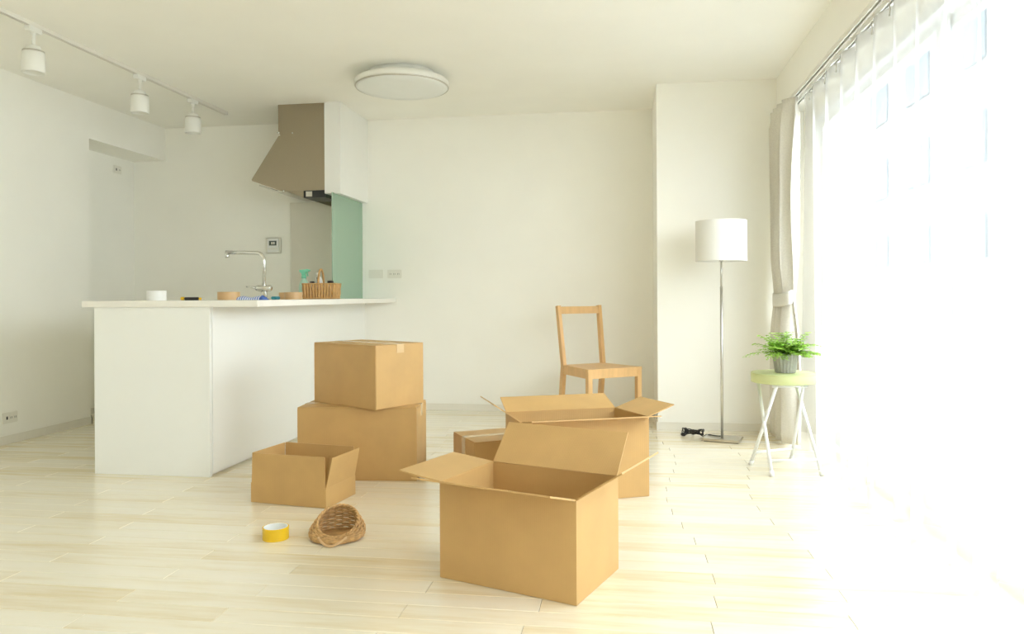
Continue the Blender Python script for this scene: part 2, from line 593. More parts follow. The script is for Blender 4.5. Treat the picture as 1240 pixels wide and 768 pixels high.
# balcony and the tower across the street
struct('trim_1', MB().box(1.45, 2.75, -4.5, 9.5, -0.16, -0.05), 'concrete', 'grey balcony floor')
struct('trim_2', MB().box(2.6, 2.72, -4.5, 9.5, -0.05, 1.16).box(2.56, 2.76, -4.5, 9.5, 1.16, 1.2), 'parapet', 'white balcony parapet')
tw = thing('apartment_tower', 'grey apartment tower seen through the sheer curtain', 'building', (17, 34, -20))
MB().box(-7, 9, -13, 16, 0, 64).build('wall', 'tower', tw)
wmesh = None
for k in range(14):
    for j in range(7):
        if wmesh is None:
            o = MB().box(-0.06, 0.06, -1.0, 1.0, 0, 1.5).build('window', 'towerglass', tw)
            wmesh = o.data
        else:
            o = bpy.data.objects.new('window', wmesh)
            COL.objects.link(o)
            o.parent = tw
        o.location = (-7.0, -10.5 + j * 3.9, 13 + k * 2.9)
for k in range(14):
    for j in range(4):
        o = bpy.data.objects.new('window', wmesh)
        COL.objects.link(o)
        o.parent = tw
        o.location = (-5 + j * 3.9, -13.0, 13 + k * 2.9)
        o.rotation_euler = (0, 0, PI / 2)

# ================================================================== KITCHEN
CX0, CX1, CY = -2.821, -2.1503, 3.704
CT0, CT1 = 0.898, 0.932
kc = thing('kitchen_counter', 'white peninsula kitchen counter with plain panels under the pale worktop', 'kitchen counter', (CX0, CY, 0))
W_, D_ = CX1 - CX0, YB - CY
MB().box(0, W_ - 0.0025, 0, 0.022, 0, CT0, 0.001).build('end_panel', 'panel', kc)
MB().box(W_ - 0.02, W_, 0.026, D_, 0.014, CT0, 0.001).build('side_panel', 'panel', kc)
MB().box(0.03, W_ - 0.022, 0.02, D_, 0.0, CT0 - 0.001).build('carcass', 'gap', kc)
for k in range(4):
    y0 = 0.026 + k * (D_ - 0.03) / 4
    dr = MB().box(0.008, 0.028, y0, y0 + (D_ - 0.03) / 4 - 0.004, 0.08, CT0 - 0.01, 0.001).build('door', 'panel', kc)
    MB().box(-0.012, 0.008, y0 + 0.15, y0 + 0.40, 0.80, 0.812, 0.002).build('handle', 'nickel', dr)

ct = MB().box(-2.885, -1.876, 3.69, YB, CT0, CT1, 0.002).build('countertop', 'top')
tag(ct, 'pale stone worktop overhanging the white kitchen counter', 'countertop')

# faucet (spout to the cook's side)
fa = thing('kitchen_faucet', 'chrome kitchen faucet with a long square bent spout', 'faucet', (-2.35, 4.717, CT1))
MB().lathe([(0.028, 0), (0.028, 0.006), (0.020, 0.012), (0.020, 0.05), (0.016, 0.055)], 24).build('base', 'chrome', fa)
path = [(0, 0, 0.05), (0, 0, 0.255)]
for k in range(1, 9):
    a = k / 8 * PI / 2
    path.append((-0.055 * (1 - math.cos(a)), 0, 0.255 + 0.055 * math.sin(a)))
path.append((-0.265, -0.01, 0.316))
MB().tube(path, 0.0125, 14).build('spout', 'chrome', fa)
MB().lathe([(0.011, 0.280), (0.014, 0.284), (0.014, 0.310)], 16, (-0.257, -0.01)).build('nozzle', 'chrome', fa)
MB().tube([(-0.055, 0, 0.075), (-0.04, 0, 0.075), (0.045, 0, 0.075), (0.05, 0, 0.075)], [0.016, 0.021, 0.021, 0.016], 16).build('mixer_body', 'chrome', fa)
MB().tube([(-0.05, 0, 0.078), (-0.125, -0.006, 0.086)], [0.006, 0.004], 10).build('lever', 'chrome', fa)

# splash panel on the back wall, glass guard, hood, wall cabinet
sp = MB().box(-2.805, -2.19, YB - 0.008, YB - 0.002, CT1, 1.755).build('splash_panel', 'splash')
tag(sp, 'beige splash panel on the back wall behind the hob', 'panel')
MB().box(-2.812, -2.805, YB - 0.010, YB - 0.002, CT1, 1.755).build('edge_trim', 'plate', sp)
gg = MB().box(-2.178, -2.170, 5.468, YB, CT1, 1.742).build('glass_guard', 'greenglass')
tag(gg, 'pale green frosted glass guard standing on the worktop under the white cabinet', 'glass panel')

HY = 5.518
hd = thing('range_hood', 'stainless steel range hood with a slanted front, hung beside the white cabinet', 'range hood', (-2.44, HY, 1.70))
def H_(p): return [(x + 2.44, z - 1.70) for x, z in p]
MB().prism(H_([(-2.627, H), (-2.247, H), (-2.247, 1.768), (-2.597, 1.764), (-2.612, 1.90), (-2.612, 2.205), (-2.627, 2.215)]), 'y', 0, YB - HY).build('housing', 'steel', hd)
MB().prism(H_([(-2.612, 2.20), (-2.632, 2.20), (-2.858, 1.865), (-2.853, 1.855), (-2.597, 1.765), (-2.612, 1.90)]), 'y', 0.018, YB - HY).build('canopy', 'steel', hd)
MB().prism(H_([(-2.800, 1.826), (-2.802, 1.818), (-2.66, 1.762), (-2.575, 1.762), (-2.565, 1.772), (-2.655, 1.774)]), 'y', 0.03, YB - HY - 0.03).build('baffle_plate', 'nickel', hd)
MB().prism(H_([(-2.56, 1.768), (-2.43, 1.712), (-2.425, 1.712), (-2.425, 1.768)]), 'y', 0.01, YB - HY - 0.02).build('oil_tray', 'steel', hd)
MB().box(0.015, 0.192, 0.005, 0.26, 0.012, 0.068).build('filter_box', 'black', hd)
MB().box(0.035, 0.085, 0.001, 0.008, 0.020, 0.060).build('switch_panel', 'nickel', hd)
MB().tube([(-0.185, -0.004, 0.518), (-0.185, 0.004, 0.518)], 0.010, 12).build('hinge_pin', 'chrome', hd)
MB().tube([(-0.07, -0.003, 0.512), (-0.07, 0.004, 0.512)], 0.006, 12).build('screw', 'chrome', hd)
MB().tube([(-0.147, -0.004, 0.066), (-0.147, 0.004, 0.066)], 0.009, 12).build('screw', 'chrome', hd)
wc = thing('wall_cabinet', 'white boxed cabinet at the ceiling beside the steel hood', 'cabinet', (-2.18, 5.5, 1.738))
MB().box(-0.066, 0.045, 0.0, YB - 5.5, 0, H - 1.738, 0.001).build('body', 'cab', wc)
MB().box(0.045, 0.062, 0.0, YB - 5.5, -0.003, H - 1.738, 0.001).build('side_panel', 'cab', wc)

# remote control panel and the plates on the walls
rc = thing('control_panel', 'white wall control panel with a small dark display', 'control panel', (-2.964, YB, 1.39))
MB().box(-0.072, 0.072, -0.006, 0, -0.068, 0.068, 0.003).build('backplate', 'plate', rc)
MB().box(-0.050, 0.050, -0.020, -0.005, -0.058, 0.058, 0.004).build('body', 'white', rc)
MB().box(-0.034, 0.034, -0.0215, -0.019, 0.0, 0.040).build('screen', 'screen', rc)
MB().box(-0.012, 0.000, -0.0225, -0.021, 0.010, 0.030).build('digit', 'plate', rc)
MB().box(0.006, 0.018, -0.0225, -0.021, 0.010, 0.030).build('digit', 'plate', rc)
for k in range(4):
    MB().box(-0.038 + k * 0.021, -0.024 + k * 0.021, -0.023, -0.019, -0.035, -0.021, 0.001).build('button', 'plate', rc)


def wall_plate(name, label, loc, rot, w, h, slots, cat='socket'):
    t = thing(name, label, cat, loc, rot)
    MB().box(-w / 2, w / 2, -0.008, 0, -h / 2, h / 2, 0.003).build('plate', 'plate', t)
    for kind, x in slots:
        if kind == 'blank':
            MB().box(x - 0.045, x + 0.045, -0.010, -0.007, -0.022, 0.022, 0.001).build('blank_insert', 'plate', t)
            continue
        m_ = MB().box(x - 0.013, x + 0.013, -0.0105, -0.007, -0.019, 0.019, 0.001).build('module', 'plate', t)
        if kind == 'socket':
            for dx in (-0.006, 0.006):
                MB().box(x + dx - 0.0012, x + dx + 0.0012, -0.0112, -0.010, -0.006, 0.006).build('slot', 'dark', m_)
        elif kind == 'jack':
            MB().box(x - 0.006, x + 0.006, -0.0115, -0.010, -0.010, 0.010).build('jack', 'dark', m_)
    return t


wall_plate('switch_plate', 'blank cream wall plate beside the glass guard', (-2.05, YB, 1.137), 0, 0.128, 0.072, [('blank', 0)], 'wall plate')
wall_plate('wall_socket', 'cream wall plate with three small sockets on the back wall', (-1.889, YB, 1.136), 0, 0.124, 0.072, [('socket', -0.034), ('socket', 0), ('socket', 0.034)])
wall_plate('wall_socket', 'cream double socket low on the wall just above the baseboard', (XL, 4.405, 0.170), PI / 2, 0.125, 0.072, [('jack', -0.03), ('socket', 0.004), ('socket', 0.038)])
wall_plate('wall_socket', 'small cream socket high up inside the recess', (RX, 5.905, 2.045), PI / 2, 0.105, 0.068, [('jack', -0.02), ('socket', 0.022)])

# ================================================================== CEILING LIGHTS
cl = thing('ceiling_light', 'large flat round white ceiling light', 'ceiling light', (-1.443, 4.869, H))
MB().lathe([(0.22, 0), (0.22, -0.05)], 48).build('base', 'lightbase', cl)
MB().lathe([(0.20, -0.045), (0.295, -0.048), (0.312, -0.060), (0.314, -0.085), (0.310, -0.092)], 64).build('rim', 'lampwhite', cl)
MB().lathe([(0.304, -0.088), (0.303, -0.098), (0.29, -0.106), (0.20, -0.112), (0.08, -0.115), (0.0, -0.1155)], 64).build('diffuser', 'diffuser', cl)
MB().torus_profile([(0.306, -0.088), (0.312, -0.094), (0.307, -0.101), (0.300, -0.097)], 64, smooth=True).build('trim_ring', 'nickel', cl)

TX = -3.139
tr = thing('lighting_track', 'long white lighting track fixed to the ceiling', 'lighting track', (TX, 5.658, H))
MB().box(-0.016, -0.006, -4.2, 0, -0.024, 0).box(0.006, 0.016, -4.2, 0, -0.024, 0).box(-0.006, 0.006, -4.2, 0, -0.004, 0).build('rail', 'track', tr)
MB().box(-0.006, 0.006, -1.36, -1.28, -0.0235, -0.004).build('joiner', 'track', tr)
MB().box(-0.005, 0.005, -4.19, -1.37, -0.018, -0.004).build('insulator', 'slot', tr)
MB().box(-0.005, 0.005, -1.27, -0.01, -0.018, -0.004).build('insulator', 'slot', tr)
MB().box(-0.017, 0.017, -0.012, 0.008, -0.026, 0, 0.001).build('end_cap', 'track', tr)
for y, lab in ((5.19, 'white track spotlight closest to the kitchen back wall'), (4.567, 'middle one of three white track spotlights'),
               (3.66, 'white track spotlight farthest from the kitchen back wall')):
    s = thing('track_spotlight', lab, 'spotlight', (TX, y, H - 0.024), group='spotlights on the ceiling track')
    MB().box(-0.018, 0.018, -0.045, 0.045, -0.028, 0, 0.003).build('adapter', 'lampwhite', s)
    MB().tube([(0, 0, -0.025), (0.002, 0, -0.05), (0, 0, -0.105)], [0.014, 0.009, 0.009], 12).build('stem', 'lampwhite', s)
    MB().lathe([(0.012, -0.095), (0.034, -0.104), (0.040, -0.118), (0.041, -0.130)], 32).build('cap', 'lampwhite', s)
    MB().torus_profile([(0.041, -0.126), (0.053, -0.128), (0.053, -0.136), (0.041, -0.136)], 32).build('collar', 'nickel', s)
    MB().torus_profile([(0.050, -0.134), (0.056, -0.140), (0.057, -0.240), (0.055, -0.248), (0.050, -0.246), (0.048, -0.145)], 36, smooth=True).build('shade', 'lampwhite', s)
    MB().lathe([(0.045, -0.20), (0.03, -0.225), (0.0, -0.232)], 24).build('bulb', 'diffuser', s)

# ================================================================== CARTONS
CTK = 0.005


def flap_mb(p0, p1, n, L, th, inset=0.004, t=CTK):
    p0, p1 = Vector(p0), Vector(p1)
    e = (p1 - p0).normalized()
    d = Vector((n[0] * math.cos(th), n[1] * math.cos(th), math.sin(th)))
    nn = e.cross(d).normalized()
    a, b = p0 + e * inset, p1 - e * inset
    a2, b2 = a + d * L + e * 0.003, b + d * L - e * 0.003
    h = nn * (t / 2)
    return MB().hexa([a - h, b - h, b2 - h, a2 - h], [a + h, b + h, b2 + h, a2 + h])


def open_carton(label, fr, a, w, l, h, L, angles, shear=0.0, gap=0.0):
    """fr: world x,y of the front-right base corner; a: heading of the front edge; angles: front,right,back,left in degrees"""
    ex, ey = Vector((math.cos(a), math.sin(a))), Vector((-math.sin(a), math.cos(a)))
    c = Vector(fr) - ex * (w / 2) + ey * (l / 2)
    t = thing('cardboard_box', label, 'cardboard box', (c.x, c.y, 0), a)
    q = [Vector((-w / 2, -l / 2, 0)), Vector((w / 2, -l / 2, 0)), Vector((w / 2 - shear, l / 2, 0)), Vector((-w / 2, l / 2, 0))]
    inner = [v + Vector((CTK * (1 if v.x < 0 else -1), CTK * (1 if v.y < 0 else -1), 0)) for v in q]
    MB().hexa([v + Vector((0, 0, 0.001)) for v in inner], [v + Vector((0, 0, 0.007)) for v in inner]).build('bottom', 'card_in', t)
    for i in range(4):
        p0, p1 = q[i], q[(i + 1) % 4]
        e = (p1 - p0).normalized()
        nrm = Vector((e.y, -e.x, 0))
        z = Vector((0, 0, h))
        z0 = Vector((0, 0, 0.0015))
        i0, i1 = inner[i], inner[(i + 1) % 4]
        MB().hexa([p0 + z0, p1 + z0, i1 + z0, i0 + z0], [p0 + z, p1 + z, i1 + z, i0 + z]).build('side_panel', 'card', t)
        th = R(angles[i])
        hin = -nrm * (CTK / 2) + z
        flap_mb(p0 + hin, p1 + hin, nrm, L, th, 0.003 + gap).build('flap', 'card', t)
    return t


bxA = open_carton('open cardboard box with a slightly torn top edge, in front of another open box', (-0.142, 2.306), -0.3587, 0.502, 0.356, 0.322, 0.178, (16.4, 33.3, 47.5, 6.0))
MB().box(0.175, 0.245, -0.1795, -0.1745, 0.320, 0.3245).build('torn_edge', 'torn', bxA)
bxE = open_carton('tall open cardboard box standing between the wooden chair and another open box', (0.122, 3.61), 0.388, 0.62, 0.31, 0.375, 0.155, (9.7, 18.0, 21.0, 33.4), shear=0.045)
bxD = open_carton('low open cardboard box with upright flaps beside the box stack', (-1.314, 3.2157), -0.1619, 0.395, 0.263, 0.092, 0.137, (90, 78, 88, 92), gap=0.002)


def closed_carton(label, fr, a, w, l, h, z, tape=None):
    ex, ey = Vector((math.cos(a), math.sin(a))), Vector((-math.sin(a), math.cos(a)))
    c = Vector(fr) - ex * (w / 2) + ey * (l / 2)
    t = thing('cardboard_box', label, 'cardboard box', (c.x, c.y, z), a)
    MB().box(-w / 2, w / 2, -l / 2, l / 2, 0.0, h - CTK, 0.003).build('body', 'card', t)
    for s in (-1, 1):
        y0, y1 = (-l / 2 + 0.001, -0.001) if s < 0 else (0.001, l / 2 - 0.001)
        MB().box(-w / 2 + 0.001, w / 2 - 0.001, y0, y1, h - CTK - 0.002, h, 0.0012).build('flap', 'card', t)
    if tape:
        tm, drop = tape
        MB().box(-w / 2 - 0.001, w / 2 + 0.001, -0.025, 0.025, h - 0.001, h + 0.0006).build('tape_strip', tm, t)
        for s in (-1, 1):
            MB().box(s * w / 2 - 0.0008, s * w / 2 + 0.0012, -0.025, 0.025, h - drop, h + 0.0006).build('tape_strip', tm, t)
    return t


closed_carton('closed cardboard box at the bottom of the two box stack', (-1.047, 3.759), 0.094, 0.622, 0.30, 0.377, 0.0, ('cardtape', 0.06))
closed_carton('closed cardboard box set askew on top of the two box stack', (-1.227, 3.650), -0.535, 0.505, 0.335, 0.323, 0.3778, ('cleartape', 0.045))
closed_carton('low closed cardboard box with taped end, tucked behind the open boxes', (-0.749 + 0.45 * math.cos(0.55), 3.781 + 0.45 * math.sin(0.55)), 0.55, 0.45, 0.335, 0.2, 0.0, ('cardtape', 0.2))


# ================================================================== SMALL THINGS ON THE FLOOR
def tape_roll(label, loc, ro, ri, h, m, core='papercore', group=None):
    t = thing('tape_roll', label, 'tape roll', loc, group=group)
    MB().torus_profile([(ro - 0.0006, 0), (ro, 0.0006), (ro, h - 0.0006), (ro - 0.0006, h), (ri + 0.003, h), (ri + 0.003, 0)], 48).build('tape', m, t)
    MB().torus_profile([(ri + 0.0032, 0), (ri + 0.0032, h + 0.0004), (ri, h + 0.0004), (ri, 0)], 48).build('core', core, t)
    return t


tape_roll('yellow tape roll on the floor beside the wicker basket', (-1.352, 2.80, 0), 0.0505, 0.043, 0.047, 'yellow')

# round wicker basket, its rim tilted towards the room
wb = thing('wicker_basket', 'round wicker basket with a tilted mouth and a small handle on the floor', 'basket', (-1.115, 2.84, 0), YAW)


def basket_pt(t, s):
    """t angle, s 0 base .. 1 rim"""
    c, n = math.cos(t), math.sin(t)
    bulge = math.sin(PI * min(1, s * 0.92 + 0.05)) * 0.016
    rb = 0.088 + (0.072 - 0.088) * s + bulge
    zr = 0.062 + 0.043 * n                       # rim height: low in front, high behind
    cy = 0.010 * s
    return Vector((rb * 1.08 * c, cy + rb * n * (1 - 0.06 * s), 0.006 + (zr - 0.006) * s))


MB().lathe([(0.0, 0.001), (0.088, 0.001), (0.09, 0.006), (0.085, 0.010), (0.0, 0.010)], 40).build('base', 'wicker_dark', wb)
NS = 22
for k in range(11):
    s = (k + 0.5) / 11
    pts = []
    for i in range(88):
        t = 2 * PI * i / 88
        p = basket_pt(t, s)
        out = Vector((math.cos(t), math.sin(t), 0))
        p += out * (0.0028 * math.cos(NS * t / 2 * 2 / 2 + PI * (k % 2)))
        pts.append(p)
    MB().tube(pts, 0.0046, 6, closed=True).build('weaver', 'wicker', wb)
for i in range(NS):
    t = 2 * PI * (i + 0.5) / NS
    MB().tube([basket_pt(t, j / 7) for j in range(8)], 0.0032, 5).build('stake', 'wicker', wb)
for off in (0.0, 0.5):
    pts = []
    for i in range(96):
        t = 2 * PI * i / 96
        p = basket_pt(t, 1.0)
        ph = 2 * PI * (i / 96 * 16 + off)
        p += Vector((math.cos(t), math.sin(t), 0)) * 0.003 * math.cos(ph) + Vector((0, 0, 0.003 * math.sin(ph)))
        pts.append(p)
    MB().tube(pts, 0.005, 6, closed=True).build('rim_braid', 'wicker', wb)
pts = []
for k in range(13):
    u = k / 12
    a = -PI / 2 - 0.55 + 1.10 * u
    p = basket_pt(a, 0.5)
    pts.append(Vector((p.x, p.y - 0.006 - 0.026 * math.sin(PI * u), 0.026 - 0.020 * math.sin(PI * u))))
MB().tube(pts, 0.0045, 8).build('handle', 'kraft', wb)

# ================================================================== CHAIR
ch = thing('dining_chair', 'light wooden dining chair with an open back by the back wall', 'chair', (-0.167, 5.463, 0), 0.6225)
SZ = 0.44
q0 = [(-0.227, -0.205), (0.227, -0.205), (0.178, 0.205), (-0.178, 0.205)]
sb_ = MB().hexa([(x, y, SZ - 0.018) for x, y in q0], [(x * 0.995, y, SZ) for x, y in q0])
sb_.build('seat', 'wood', ch)


def bar(p0, p1, w, d, axis_x=(1, 0, 0)):
    p0, p1 = Vector(p0), Vector(p1)
    t = (p1 - p0).normalized()
    ax = Vector(axis_x)
    ax = (ax - t * ax.dot(t)).normalized()
    ay = t.cross(ax)

    def c(p):
        return [p - ax * w / 2 - ay * d / 2, p + ax * w / 2 - ay * d / 2, p + ax * w / 2 + ay * d / 2, p - ax * w / 2 + ay * d / 2]
    return c(p0), c(p1)


for s in (-1, 1):
    b0, b1 = bar((s * 0.207, -0.185, 0), (s * 0.208, -0.187, SZ + 0.001), 0.034, 0.036)
    MB().hexa(b0, b1).build('leg', 'wood', ch)
    mb = MB()
    b0, b1 = bar((s * 0.172, 0.262, 0), (s * 0.172, 0.205, SZ - 0.01), 0.028, 0.040)
    mb.hexa(b0, b1)
    b2, b3 = bar((s * 0.172, 0.205, SZ - 0.01), (s * 0.180, 0.268, 0.872), 0.026, 0.036)
    mb.hexa(b1, b3)
    mb.build('leg', 'wood', ch)
mb = MB()
n_ = 8
for k in range(n_):
    u0, u1 = k / n_, (k + 1) / n_

    def cc(u):
        x = -0.172 + 0.344 * u
        y = 0.259 + 0.012 * math.sin(PI * u)
        return [(x, y - 0.011, 0.812), (x, y + 0.009, 0.812), (x, y + 0.017, 0.866), (x, y - 0.003, 0.866)]
    mb.hexa(cc(u0), cc(u1))
mb.build('top_rail', 'wood', ch)
MB().hexa([(-0.19, -0.202, SZ - 0.065), (0.19, -0.202, SZ - 0.065), (0.19, -0.182, SZ - 0.065), (-0.19, -0.182, SZ - 0.065)],
          [(-0.19, -0.202, SZ - 0.016), (0.19, -0.202, SZ - 0.016), (0.19, -0.182, SZ - 0.016), (-0.19, -0.182, SZ - 0.016)]).build('apron', 'wood', ch)
MB().box(-0.16, 0.16, 0.19, 0.208, SZ - 0.065, SZ - 0.016).build('apron', 'wood', ch)
for s in (-1, 1):
    b0, b1 = bar((s * 0.208, -0.18, SZ - 0.041), (s * 0.172, 0.20, SZ - 0.041), 0.020, 0.05)
    MB().hexa(b0, b1).build('apron', 'wood', ch)

# ================================================================== FLOOR LAMP
fl = thing('floor_lamp', 'floor lamp with a white drum shade and a square metal base', 'floor lamp', (0.645, 5.06, 0), -0.29)
MB().box(-0.115, 0.115, -0.09, 0.09, 0.004, 0.020, 0.002).build('base', 'nickel', fl)
MB().box(-0.108, 0.108, -0.083, 0.083, 0.0, 0.005).build('base_pad', 'black', fl)
MB().tube([(0, -0.03, 0.018), (0, -0.03, 1.0)], 0.0088, 14).build('pole', 'nickel', fl)
MB().tube([(0, -0.03, 0.99), (0, -0.03, 1.20)], 0.0062, 12).build('pole_upper', 'nickel', fl)
MB().tube([(0, -0.03, 1.165), (0, -0.03, 1.195)], 0.014, 12).build('socket', 'nickel', fl)
MB().lathe([(0.006, 1.195), (0.03, 1.23), (0.032, 1.26), (0.0, 1.29)], 16, (0, -0.03)).build('bulb', 'diffuser', fl)
sh = MB().torus_profile([(0.162, 1.165), (0.162, 1.425), (0.160, 1.425), (0.160, 1.165)], 64, (0, -0.03), smooth=False).build('shade', 'shade', fl)
spd = MB()
for k in range(3):
    a = 2 * PI * k / 3 + 0.4
    spd.tube([(0, -0.03, 1.185), (0.161 * math.cos(a), -0.03 + 0.161 * math.sin(a), 1.185)], 0.002, 6)
spd.build('spider', 'nickel', sh)
# the coiled black flex, in the lamp's own space
pts = [(-0.012, 0.0, 0.026), (-0.05, 0.012, 0.024), (-0.09, 0.04, 0.023), (-0.118, 0.06, 0.018), (-0.135, 0.07, 0.008)]
c0 = Vector((-0.205, 0.062, 0.0))
for k in range(0, 132):
    a = k * 2 * PI / 22
    lp = k / 22
    rx = 0.062 + 0.012 * math.sin(lp * 2.3)
    x_ = rx * math.cos(a)
    w_ = 0.4 + 0.6 * abs(math.cos(a))                  # waist where the bundle is bound
    pts.append(c0 + Vector((x_, 0.020 * math.sin(a) * w_ + 0.006 * math.sin(lp * 1.7),
                            0.030 + (0.021 * math.sin(2 * a + lp * 0.9) + 0.004 * math.sin(lp * 3)) * w_)))
MB().tube(pts, 0.0032, 6).build('cord', 'black', fl)
MB().box(c0.x - 0.012, c0.x + 0.012, c0.y - 0.012, c0.y + 0.012, 0.012, 0.046, 0.004).build('cord_tie', 'black', fl)
MB().box(c0.x - 0.078, c0.x - 0.045, c0.y - 0.028, c0.y - 0.004, 0.001, 0.024, 0.005).build('plug', 'black', fl)

# ================================================================== STOOL AND FERN
SX, SY = 0.865, 4.274
st = thing('folding_stool', 'round folding stool with a pale green seat and white crossed legs', 'stool', (SX, SY, 0))
MB().lathe([(0.0, 0.470), (0.155, 0.470), (0.165, 0.474), (0.1685, 0.480), (0.1685, 0.514), (0.166, 0.521), (0.158, 0.524), (0.0, 0.526)], 56).build('seat', 'vinyl', st)
MB().torus_profile([(0.1665, 0.518), (0.1695, 0.5205), (0.1665, 0.524), (0.1635, 0.521)], 56, smooth=True).build('piping', 'vinyl', st)
MB().torus_profile([(0.1665, 0.472), (0.1695, 0.4745), (0.1665, 0.478), (0.1635, 0.475)], 56, smooth=True).build('piping', 'vinyl', st)


def S_(x, y, z): return Vector((x - SX, y - SY, z))


f1 = [S_(0.768, 4.080, 0), S_(1.030, 4.131, 0), S_(0.748, 4.365, 0.462), S_(0.955, 4.400, 0.462)]
f2 = [S_(0.705, 4.358, 0), S_(0.958, 4.524, 0), S_(0.805, 4.150, 0.462), S_(0.950, 4.190, 0.462)]
for fq in (f1, f2):
    for k in (0, 1):
        lg = MB().tube([fq[k], fq[k + 2]], 0.0095, 12).build('leg', 'tubewhite', st)
        d = (fq[k + 2] - fq[k]).normalized()
        MB().tube([fq[k] + Vector((0, 0, 0.002)), fq[k] + d * 0.03], 0.0125, 12).build('foot_cap', 'tubewhite', lg)
    u = 0.16
    MB().tube([fq[0].lerp(fq[2], u), fq[1].lerp(fq[3], u)], 0.007, 10).build('crossbar', 'tubewhite', st)
    MB().tube([fq[2] + Vector((-0.02, 0, 0)), fq[3] + Vector((0.02, 0, 0))], 0.008, 10).build('hinge_bar', 'tubewhite', st)

PZ = 0.526
pf = thing('potted_fern', 'feathery green maidenhair fern in a ribbed grey pot on the stool', 'potted plant', (0.872, 4.255, PZ))
MB().lathe([(0.0, 0), (0.050, 0), (0.052, 0.004), (0.066, 0.104), (0.068, 0.108), (0.062, 0.108), (0.058, 0.09), (0.0, 0.088)], 160,
           wob=lambda a, z: 1 + (0.045 * math.cos(20 * a) if 0.002 < z < 0.106 else 0)).build('pot', 'pot', pf)
MB().lathe([(0.0, 0.100), (0.05, 0.097), (0.058, 0.092), (0.0, 0.089)], 24).build('soil', 'soil', pf)
rnd = random.Random(11)
for k in range(72):
    a = rnd.uniform(0, 2 * PI)
    ln = rnd.uniform(0.08, 0.195)
    el = rnd.uniform(0.35, 1.5)
    start = Vector((0.03 * math.cos(a) * rnd.random(), 0.03 * math.sin(a) * rnd.random(), 0.098))
    hd_ = Vector((math.cos(a), math.sin(a), 0))
    spine = []
    for j in range(9):
        u = j / 8
        rad = ln * u * math.cos(el * (1 - 0.25 * u))
        z = ln * u * math.sin(el) - 0.55 * ln * u * u * math.cos(el)
        spine.append(start + hd_ * rad + Vector((0, 0, z * 0.75)))
    if min(p.z for p in spine) < 0.03:
        continue
    fr_ = MB().tube(spine, [0.0012] * 5 + [0.0009] * 4, 4).build('frond', 'stem', pf)
    lb = MB()
    side = Vector((-hd_.y, hd_.x, 0))
    for j in range(2, 9):
        for sgn in (-1, 1):
            wl_ = ln * 0.34 * (1 - 0.55 * (j - 2) / 6)
            d = (side * sgn * 0.85 + (spine[j] - spine[j - 1]).normalized() * 0.6).normalized()
            for q in range(4):
                c = spine[j] + d * wl_ * (q + 0.6) / 4 + Vector((0, 0, -0.25 * wl_ * ((q + 1) / 4) ** 2))
                nrm = Vector((rnd.uniform(-.5, .5), rnd.uniform(-.5, .5), 1)).normalized()
                u = d.cross(nrm).normalized()
                v = nrm.cross(u).normalized()
                sz = rnd.uniform(0.0055, 0.0095)
                # a fan shaped leaflet
                lb.add([c - v * sz * 0.6, c + u * sz * 0.9 + v * sz * 0.2, c + u * sz * 0.5 + v * sz * 0.8, c - u * sz * 0.5 + v * sz * 0.8, c - u * sz * 0.9 + v * sz * 0.2],
                       [(0, 1, 2, 3, 4)])
    lb.build('leaflets', 'leaf', fr_, fix=False)

# ================================================================== THINGS ON THE WORKTOP
tape_roll('white tape roll on the worktop', (-2.6, 3.925, CT1), 0.0515, 0.042, 0.055, 'whitetape')
tape_roll('brown tape roll on the worktop between the box cutter and the faucet', (-2.40, 4.351, CT1), 0.066, 0.045, 0.049, 'kraft', 'kraft')
tape_roll('brown tape roll touching the willow basket on the worktop', (-2.20, 4.835, CT1), 0.0605, 0.043, 0.048, 'kraft', 'kraft')
tape_roll('brown tape roll half hidden behind another one, beside the small sponge', (-2.37, 5.115, CT1), 0.0605, 0.043, 0.048, 'kraft', 'kraft')

cu = thing('box_cutter', 'black and yellow box cutter lying on the worktop', 'box cutter', (-2.45, 4.03, CT1), YAW)
MB().box(-0.042, 0.042, -0.010, 0.010, 0.0, 0.018, 0.004).build('body', 'black', cu)
MB().box(-0.064, -0.040, -0.009, 0.009, 0.001, 0.020, 0.004).build('end_cap', 'yellow', cu)
MB().box(0.040, 0.056, -0.008, 0.008, 0.001, 0.016, 0.003).build('nose', 'yellow', cu)
MB().box(0.055, 0.070, -0.0045, 0.0045, 0.005, 0.0075).build('blade', 'chrome', cu)

cg_ = thing('striped_cloth', 'folded blue and white striped cloth beside the faucet', 'cloth', (-2.15, 4.185, CT1), YAW)
MB().grid(lambda u, v: (-0.085 + 0.135 * u, 0.05 * math.cos(PI * v), 0.0005 + (0.019 + 0.004 * math.sin(9 * u)) * math.sin(PI * v)), 20, 10).build('folded_cloth', 'cloth', cg_)
MB().grid(lambda u, v: ((0.052 + (0.032 + 0.006 * math.sin(5 * v * PI)) * math.cos(2 * PI * u) * math.sin(PI * (0.5 + v / 2))),
                        0.03 * math.sin(2 * PI * u) * math.sin(PI * (0.5 + v / 2)), 0.026 * v + 0.002 * math.sin(12 * u)), 24, 8).build('bunched_corner', 'blue', cg_)

spg = MB().box(-0.018, 0.018, -0.03, 0.03, 0, 0.020, 0.004).build('sponge', 'teal')
spg.location = (-2.2, 4.572, CT1)
tag(spg, 'small dark teal sponge between the striped cloth and the tape rolls', 'sponge')

